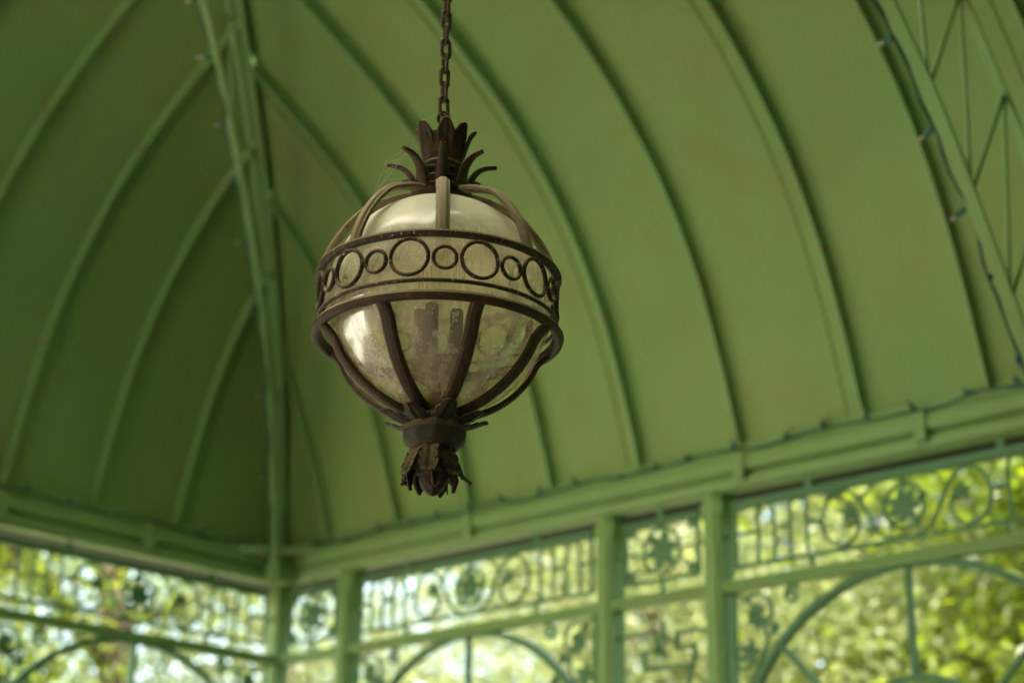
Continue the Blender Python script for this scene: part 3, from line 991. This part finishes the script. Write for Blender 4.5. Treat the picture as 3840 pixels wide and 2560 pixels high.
def leaf_mesh(spine, w0, lobes, depth=.25, cup=.35, thick=.0022, tipw=.18, nu=22, nv=9, lobe_amp=.22, shape=None):
    """acanthus leaf on a (r,z) spine facing +x; lobed outline, midrib and rolled edges"""
    P = smooth_path(spine, max(2, nu // (len(spine) - 1)))
    n = len(P)
    top = []; bot = []
    for i, (r_, z) in enumerate(P):
        t = i / (n - 1)
        a_ = P[max(i - 1, 0)]; b_ = P[min(i + 1, n - 1)]
        td, tz = b_[0] - a_[0], b_[1] - a_[1]; l = math.hypot(td, tz) or 1
        nr, nz = -tz / l, td / l
        base = shape(t) if shape else (sin(pi * min(1, .28 + .72 * t)) ** .7 + tipw * (1 - t))
        wv = w0 * base * (1 - lobe_amp + lobe_amp * abs(sin(pi * lobes * t)) ** .6)
        for j in range(nv):
            s = -1 + 2 * j / (nv - 1)
            y = s * wv
            hgt = -cup * wv * s * s + .0016 * math.exp(-(s / .16) ** 2) + .0009 * cos(s * 9)
            rr = r_ + nr * hgt; zz = z + nz * hgt
            top.append((rr, y, zz)); bot.append((rr - nr * thick, y * .97, zz - nz * thick))
    N_ = n * nv
    fs = []
    for i in range(n - 1):
        for j in range(nv - 1):
            a_ = i * nv + j
            fs.append((a_, a_ + nv, a_ + nv + 1, a_ + 1)); fs.append((N_ + a_, N_ + a_ + 1, N_ + a_ + nv + 1, N_ + a_ + nv))
        for j in (0, nv - 1):
            a_ = i * nv + j
            q = (a_, N_ + a_, N_ + a_ + nv, a_ + nv)
            fs.append(q if j == 0 else q[::-1])
    for i in (0, n - 1):
        for j in range(nv - 1):
            a_ = i * nv + j
            q = (a_, a_ + 1, N_ + a_ + 1, N_ + a_)
            fs.append(q if i == 0 else q[::-1])
    mb = MB(); mb.add(top + bot, fs, True)
    return mb
def leaf_set(name, n, ph, spine, mt, jitter=0.0, **kw):
    first = None
    for k in range(n):
        if first is None:
            first = leaf_mesh(spine, **kw).build(name, mt, LAMP); o = first
        else:
            o = share(first, LAMP)
        o.rotation_euler = (random.uniform(-jitter, jitter), random.uniform(-jitter, jitter), ph + 2 * pi * k / n)
leaf_set('crown_leaf', 8, R(0), [(.030, .268), (.0385, .290), (.0440, .308), (.0500, .325), (.0625, .341)][::-1], M_IRON, .02,
         w0=.0170, lobes=1, lobe_amp=.04, cup=-.14, thick=-.0042, shape=lambda t: .08 + 1.0 * min(1, t / .34) ** .55)
# finial under the globe
leaf_set('bracket_leaf', 8, R(-4 + 22.5), [(.050, -.314), (.065, -.312), (.082, -.307), (.098, -.299), (.112, -.294)], M_IRONOLIVE, .03,
         w0=-.0245, lobes=3, lobe_amp=.38, cup=.20, thick=-.003, shape=lambda t: (1.0 - .12 * t) if t < .5 else .94 * max(.10, math.cos((t - .5) * 2 * 1.35)) )
mb = MB(); mb.lathe([(.0, -.285), (.048, -.288), (.056, -.300), (.058, -.309), (.0605, -.315), (.0635, -.325), (.0625, -.336), (.058, -.346), (.050, -.3525), (.0475, -.354),
                     (.0475, -.3575), (.040, -.359), (.030, -.361)], 64, rmod=lambda a_, i: 1 + (.03 * max(-.6, cos(10 * a_)) if 4 <= i <= 7 else 0))
mb.build('bottom_cup', M_IRONOLIVE, LAMP)
mb = MB(); mb.lathe([(.020, -.355), (.030, -.360), (.035, -.370), (.041, -.386), (.043, -.400), (.034, -.408), (.029, -.412), (.030, -.417), (.024, -.434), (.011, -.448), (0, -.453)], 48,
                    rmod=lambda a_, i: 1 + (.05 * cos(6 * a_) if i > 5 else 0))
mb.build('bud', M_IRONOLIVE, LAMP)
leaf_set('bud_leaf', 8, R(-9), [(.032, -.358), (.0375, -.369), (.0450, -.384), (.0510, -.399), (.0545, -.411), (.061, -.421)][::-1], M_IRONOLIVE, .03,
         w0=.0205, lobes=4, lobe_amp=.24, cup=.12, thick=.003, shape=lambda t: .50 + .50 * sin(pi * min(1, t * 2.2) * .5))
leaf_set('bud_petal', 6, R(29), [(.032, -.392), (.039, -.405), (.043, -.418), (.042, -.432), (.041, -.443)][::-1], M_IRON, .04,
         w0=.0125, lobes=1, lobe_amp=.0, cup=.35, thick=.0025, shape=lambda t: .05 + sin(pi * min(1, t * 1.25 + .02) * .62))
leaf_set('flare_tip', 4, R(82), [(.050, -.396), (.060, -.409), (.071, -.420), (.083, -.428)][::-1], M_IRON, .05,
         w0=.0065, lobes=1, lobe_amp=.0, cup=.2, thick=.002, shape=lambda t: .15 + .85 * t)
# candle cluster
mb = MB(); mb.lathe([(0, -.272), (.020, -.270), (.017, -.262), (.011, -.252), (.012, -.238), (.022, -.226), (.040, -.212), (.051, -.196), (.0535, -.178), (.052, -.176), (.045, -.186), (.0, -.190)], 40)
mb.build('candle_dish', simple('rust_littered_dish', (0.10, 0.055, 0.03), 0.85, 0.9, 260), LAMP)
for i, (x, y, mt) in enumerate(((.034, -.012, M_TUBE), (.004, .038, M_TUBE), (-.004, -.036, M_TUBEP))):
    mb = MB(); mb.lathe([(.0, -.190), (.0135, -.190), (.0135, -.070), (.0115, -.066), (.0, -.066)], 20, c=(x, y)); cs = mb.build('candle_sleeve', mt, LAMP)
    mb = MB()
    for dx in (-.0035, .0035):
        mb.box((x, y + dx, .004), (.0016, .0020, .058))
    mb.build('filament', M_FIL, cs)
    mb = MB(); mb.lathe([(.008, -.064), (.011, -.050), (.016, -.02), (.0165, .005), (.012, .03), (.005, .048), (0, .056)], 20, c=(x, y)); mb.build('bulb', M_BULBG, cs)
# eye loop for the chain
mb = MB()
mb.lathe([(0, .262), (.006, .262), (.006, .352), (0, .354)], 12)
mb.tube([(0, .011 * cos(2 * pi * k / 20), .366 + .015 * sin(2 * pi * k / 20)) for k in range(20)], .0036, 8, closed=True)
mb.lathe([(0, .352), (.0075, .353), (.0085, .359), (.006, .366), (0, .367)], 12)
mb.build('hanging_eye', M_IRON, LAMP)

# chain
CH = thing('hanging_chain', 'rusty brown iron link chain holding the globe lantern', 'chain', A + Vector((0, 0, .37)), ang0)
PITCH = .0345
first = None
n_links = int((4.95 - (A.z + .37)) / PITCH) + 1
for k in range(n_links):
    if first is None:
        mb = MB(); hl = .0135; rr = .0092
        pts = []
        for i in range(9): pts.append((0, rr * cos(pi * i / 8), hl + rr * sin(pi * i / 8)))
        for i in range(9): pts.append((0, -rr * cos(pi * i / 8), -hl - rr * sin(pi * i / 8)))
        mb.tube(pts, .0042, 8, closed=True, up=(1, 0, 0))
        first = mb.build('link', M_CHAIN, CH); o = first
    else:
        o = share(first, CH)
    o.location = (0, random.uniform(-.0007, .0007), .024 + k * PITCH)
    o.rotation_euler = (random.uniform(-.03, .03), random.uniform(-.02, .02), (R(28) if k % 2 == 0 else R(112)) + random.uniform(-.12, .12))

# cobweb between horn leaves and crown
CW = thing('cobweb', 'faint cobweb threads strung between the iron leaves on top of the lantern', 'cobweb', A, ang0)
def lp(px, py, r_):   # quick local point
    return Vector((r_, px, py))
strands = [((.02, -.052, .318), (.02, -.115, .252)), ((.02, -.050, .300), (.04, -.080, .258)), ((.01, -.05, .318), (.0, -.118, .235)),
           ((.03, -.115, .250), (.02, -.145, .165)), ((.04, -.08, .255), (.03, -.14, .17)), ((.02, -.11, .25), (.02, -.052, .29)), ((.03, -.045, .345), (.0, -.01, .385))]
mb = MB()
for a_, b_ in strands:
    a_ = Vector(a_); b_ = Vector(b_)
    mb.tube([a_.lerp(b_, t / 6) + Vector((0, 0, -.004 * sin(pi * t / 6))) for t in range(7)], .00022, 4)
for k in range(9):
    a1, b1 = strands[random.randrange(5)]; a2, b2 = strands[random.randrange(5)]
    p = Vector(a1).lerp(Vector(b1), random.random()); q = Vector(a2).lerp(Vector(b2), random.random())
    mb.tube([p, q], .00016, 4)
mb.build('thread', M_WEB, CW)

# ------------------------------------------------------------------ trees
def tree(name, label, loc, height, crown_r, mi, seed, n_leaf, leaf=.085, crown_base=.25, limbs=9, cat='tree', dens=1.0, group=None, lean=0):
    rnd = random.Random(seed)
    root = thing(name, label, cat, loc, rnd.uniform(0, 6.28), group=group)
    tr = MB()
    top = Vector((rnd.uniform(-.6, .6) + lean, rnd.uniform(-.6, .6), height * .72))
    mid = Vector((top.x * .3 + rnd.uniform(-.3, .3), top.y * .3 + rnd.uniform(-.3, .3), height * .35))
    P = smooth_path([(0, 0, -.05), tuple(mid), tuple(top)], 6)
    r0 = height * .027 + .06
    tr.tube(P, r0, 9, scales=[1.25 - .95 * i / (len(P) - 1) for i in range(len(P))])
    tips = []
    for k in range(limbs):
        t = crown_base + (1 - crown_base) * (k + .5) / limbs
        st = Vector(P[int(t * (len(P) - 1))])
        a_ = k * 2.4 + rnd.uniform(-.4, .4)
        ln = crown_r * rnd.uniform(.65, 1.0) * (1 - .35 * t)
        en = st + Vector((cos(a_) * ln, sin(a_) * ln, ln * rnd.uniform(.25, .8)))
        md = st.lerp(en, .5) + Vector((rnd.uniform(-.3, .3), rnd.uniform(-.3, .3), rnd.uniform(-.1, .3)))
        Q = smooth_path([tuple(st), tuple(md), tuple(en)], 4)
        rl = r0 * (.55 - .25 * t)
        tr.tube(Q, rl, 6, scales=[1 - .8 * i / (len(Q) - 1) for i in range(len(Q))])
        tips += [Vector(Q[3]), Vector(Q[5]), en]
        for j in range(3):
            s2 = Vector(Q[rnd.randrange(3, len(Q) - 1)]); a2 = a_ + rnd.uniform(-1.3, 1.3); l2 = ln * rnd.uniform(.3, .6)
            e2 = s2 + Vector((cos(a2) * l2, sin(a2) * l2, l2 * rnd.uniform(-.3, .7)))
            m2 = s2.lerp(e2, .5) + Vector((rnd.uniform(-.15, .15), rnd.uniform(-.15, .15), .08))
            tr.tube([s2, m2, e2], rl * .42, 5, scales=[1, .7, .25])
            tips += [e2, m2]
    tips.append(top)
    tr.build('trunk', M_BARK, root)
    vs = []; fs = []
    per = max(1, n_leaf // len(tips))
    for tp in tips:
        nclump = 5
        for c_ in range(nclump):
            cc = tp + Vector((rnd.gauss(0, .34), rnd.gauss(0, .34), rnd.gauss(0, .26))) * crown_r * .42
            cr = crown_r * rnd.uniform(.10, .2)
            tilt = Vector((rnd.gauss(0, .5), rnd.gauss(0, .5), 1)).normalized()
            for _ in range(per // nclump):
                p = cc + Vector((rnd.gauss(0, 1), rnd.gauss(0, 1), rnd.gauss(0, .75))) * cr
                nn = (tilt + Vector((rnd.gauss(0, .55), rnd.gauss(0, .55), rnd.gauss(0, .55)))).normalized()
                t1 = nn.orthogonal().normalized()
                t1 = Matrix.Rotation(rnd.uniform(0, 6.28), 3, nn) @ t1
                t2 = nn.cross(t1)
                L_ = leaf * rnd.uniform(.7, 1.35); W_ = L_ * rnd.uniform(.38, .55)
                o_ = len(vs)
                vs += [p - t1 * L_ * .5, p + t2 * W_ * .5 + nn * L_ * .06, p + t1 * L_ * .55 - nn * L_ * .12, p - t2 * W_ * .5 + nn * L_ * .06]
                fs.append((o_, o_ + 1, o_ + 2, o_ + 3))
    cb = MB(); cb.add(vs, fs)
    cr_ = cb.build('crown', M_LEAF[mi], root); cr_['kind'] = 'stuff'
    return root
TREES = [
 # beyond the right-hand wall (north)
 ((-2.6, 11.3, 0), 7.6, 2.7, 0, 41, 12000, 'yellow-green leafy tree with twisting brown branches seen through the rightmost arch'),
 ((-5.6, 12.5, 0), 8.5, 3.2, 0, 12, 12000, 'bright yellow-green tree behind the pair of posts right of centre'),
 ((-8.6, 11.4, 0), 8.4, 3.1, 2, 13, 13000, 'pale green tree behind the middle frieze and arch'),
 ((-11.6, 13.0, 0), 9.0, 3.0, 2, 14, 5000, 'thin pale green tree with sky showing through beyond the corner post'),
 ((-4.2, 17.5, 0), 11.0, 4.4, 1, 15, 9000, 'tall mid-green tree farther back beyond the right-hand arches'),
 ((-9.0, 18.5, 0), 10.5, 4.2, 0, 16, 8000, 'tall yellow-green tree far behind the middle arch'),
 ((0.6, 13.8, 0), 9.0, 3.6, 1, 17, 6000, 'mid-green tree at the far right edge outside the pavilion'),
 # beyond the left wall (west)
 ((-12.8, 6.8, 0), 8.2, 3.0, 0, 21, 8000, 'yellow-green tree close behind the left frieze'),
 ((-13.8, 10.0, 0), 8.6, 3.1, 2, 22, 6000, 'pale tree with bright gaps just left of the corner post'),
 ((-13.4, 3.4, 0), 8.4, 3.1, 2, 23, 6500, 'pale green tree at the lower left edge beyond the arch'),
 ((-18.5, 9.0, 0), 10.5, 4.2, 2, 24, 6500, 'tall distant pale green tree beyond the left wall'),
 ((-17.0, 14.5, 0), 10.0, 4.2, 2, 25, 8500, 'tall distant pale green tree beyond the corner post'),
 # unseen trees added right of and behind the camera to cut light
 ((0.8, -8.0, 0), 8.5, 3.6, 1, 33, 6000, 'unseen dense mid-green tree added behind the camera to shade the lawn'),
 ((4.2, -9.5, 0), 9.5, 3.8, 1, 34, 6000, 'unseen dense mid-green tree added at the back of the lawn to block sky light'),
 ((6.5, 3.5, 0), 9.0, 3.8, 1, 31, 6000, 'unseen dense mid-green tree added right of the camera to keep that side dark'),
 ((6.8, -3.2, 0), 9.5, 3.8, 1, 32, 6000, 'unseen dense mid-green tree added behind the camera, right of the paving, to block light'),
]
roots = []
for (loc, hgt, cr, mi, sd_, nl, lab) in TREES:
    roots.append(tree('broadleaf_tree', lab, loc, hgt, cr, mi, sd_, int(nl * (2.2 if mi == 0 and loc[0] > -7 else 3.2)), leaf=.15 if mi == 0 and loc[0] > -7 else .10, crown_base=.28, group='trees around the pavilion'))
# a belt of farther trees that closes the view
rnd = random.Random(99)
k = 0
for dist, step, off in ((27, 15, 0),):
    a_ = -112 + off
    while a_ < 40:
        if -64 < a_ < -46:
            a_ += step; continue
        src = roots[(4, 10, 5, 11)[k % 4]]
        c = src.copy(); COL.objects.link(c)
        dd = dist + rnd.uniform(-1.5, 1.5)
        c.location = (-3 + sin(R(a_)) * dd, 3 + cos(R(a_)) * dd, 0)
        c.rotation_euler = (0, 0, rnd.uniform(0, 6.28)); c.scale = (rnd.uniform(.95, 1.2),) * 3
        c['label'] = 'distant leafy tree in the woodland far behind the pavilion'
        c['group'] = 'distant trees behind the park'
        for ch in src.children:
            d_ = ch.copy(); COL.objects.link(d_); d_.parent = c
        k += 1; a_ += step
# unseen tall hedge added along the right-hand side to block light
HG = thing('blocker_hedge', 'unseen tall dark green hedge added to block light right of the camera', 'hedge', (2.0, 2.2, 0))
mb = MB(); mb.box((0, 0, 2.2), (.9, 13, 4.4)); mb.build('core', simple('blocker_hedge_core', (.02, .03, .012), .9, .5, 6), HG)
vs = []; fs = []
for _ in range(9000):
    y = rnd.uniform(-6.6, 6.6); z = rnd.uniform(.05, 4.6); x = rnd.choice((-1, 1)) * rnd.uniform(.42, .62)
    p = Vector((x, y, z)); nn = Vector((rnd.gauss(0, 1), rnd.gauss(0, 1), rnd.gauss(0, 1))).normalized()
    t1 = nn.orthogonal().normalized(); t2 = nn.cross(t1); L_ = rnd.uniform(.05, .09)
    o_ = len(vs); vs += [p - t1 * L_, p + t2 * L_ * .5, p + t1 * L_, p - t2 * L_ * .5]; fs.append((o_, o_ + 1, o_ + 2, o_ + 3))
mb = MB(); mb.add(vs, fs); o = mb.build('foliage', M_LEAF[1], HG); o['kind'] = 'stuff'
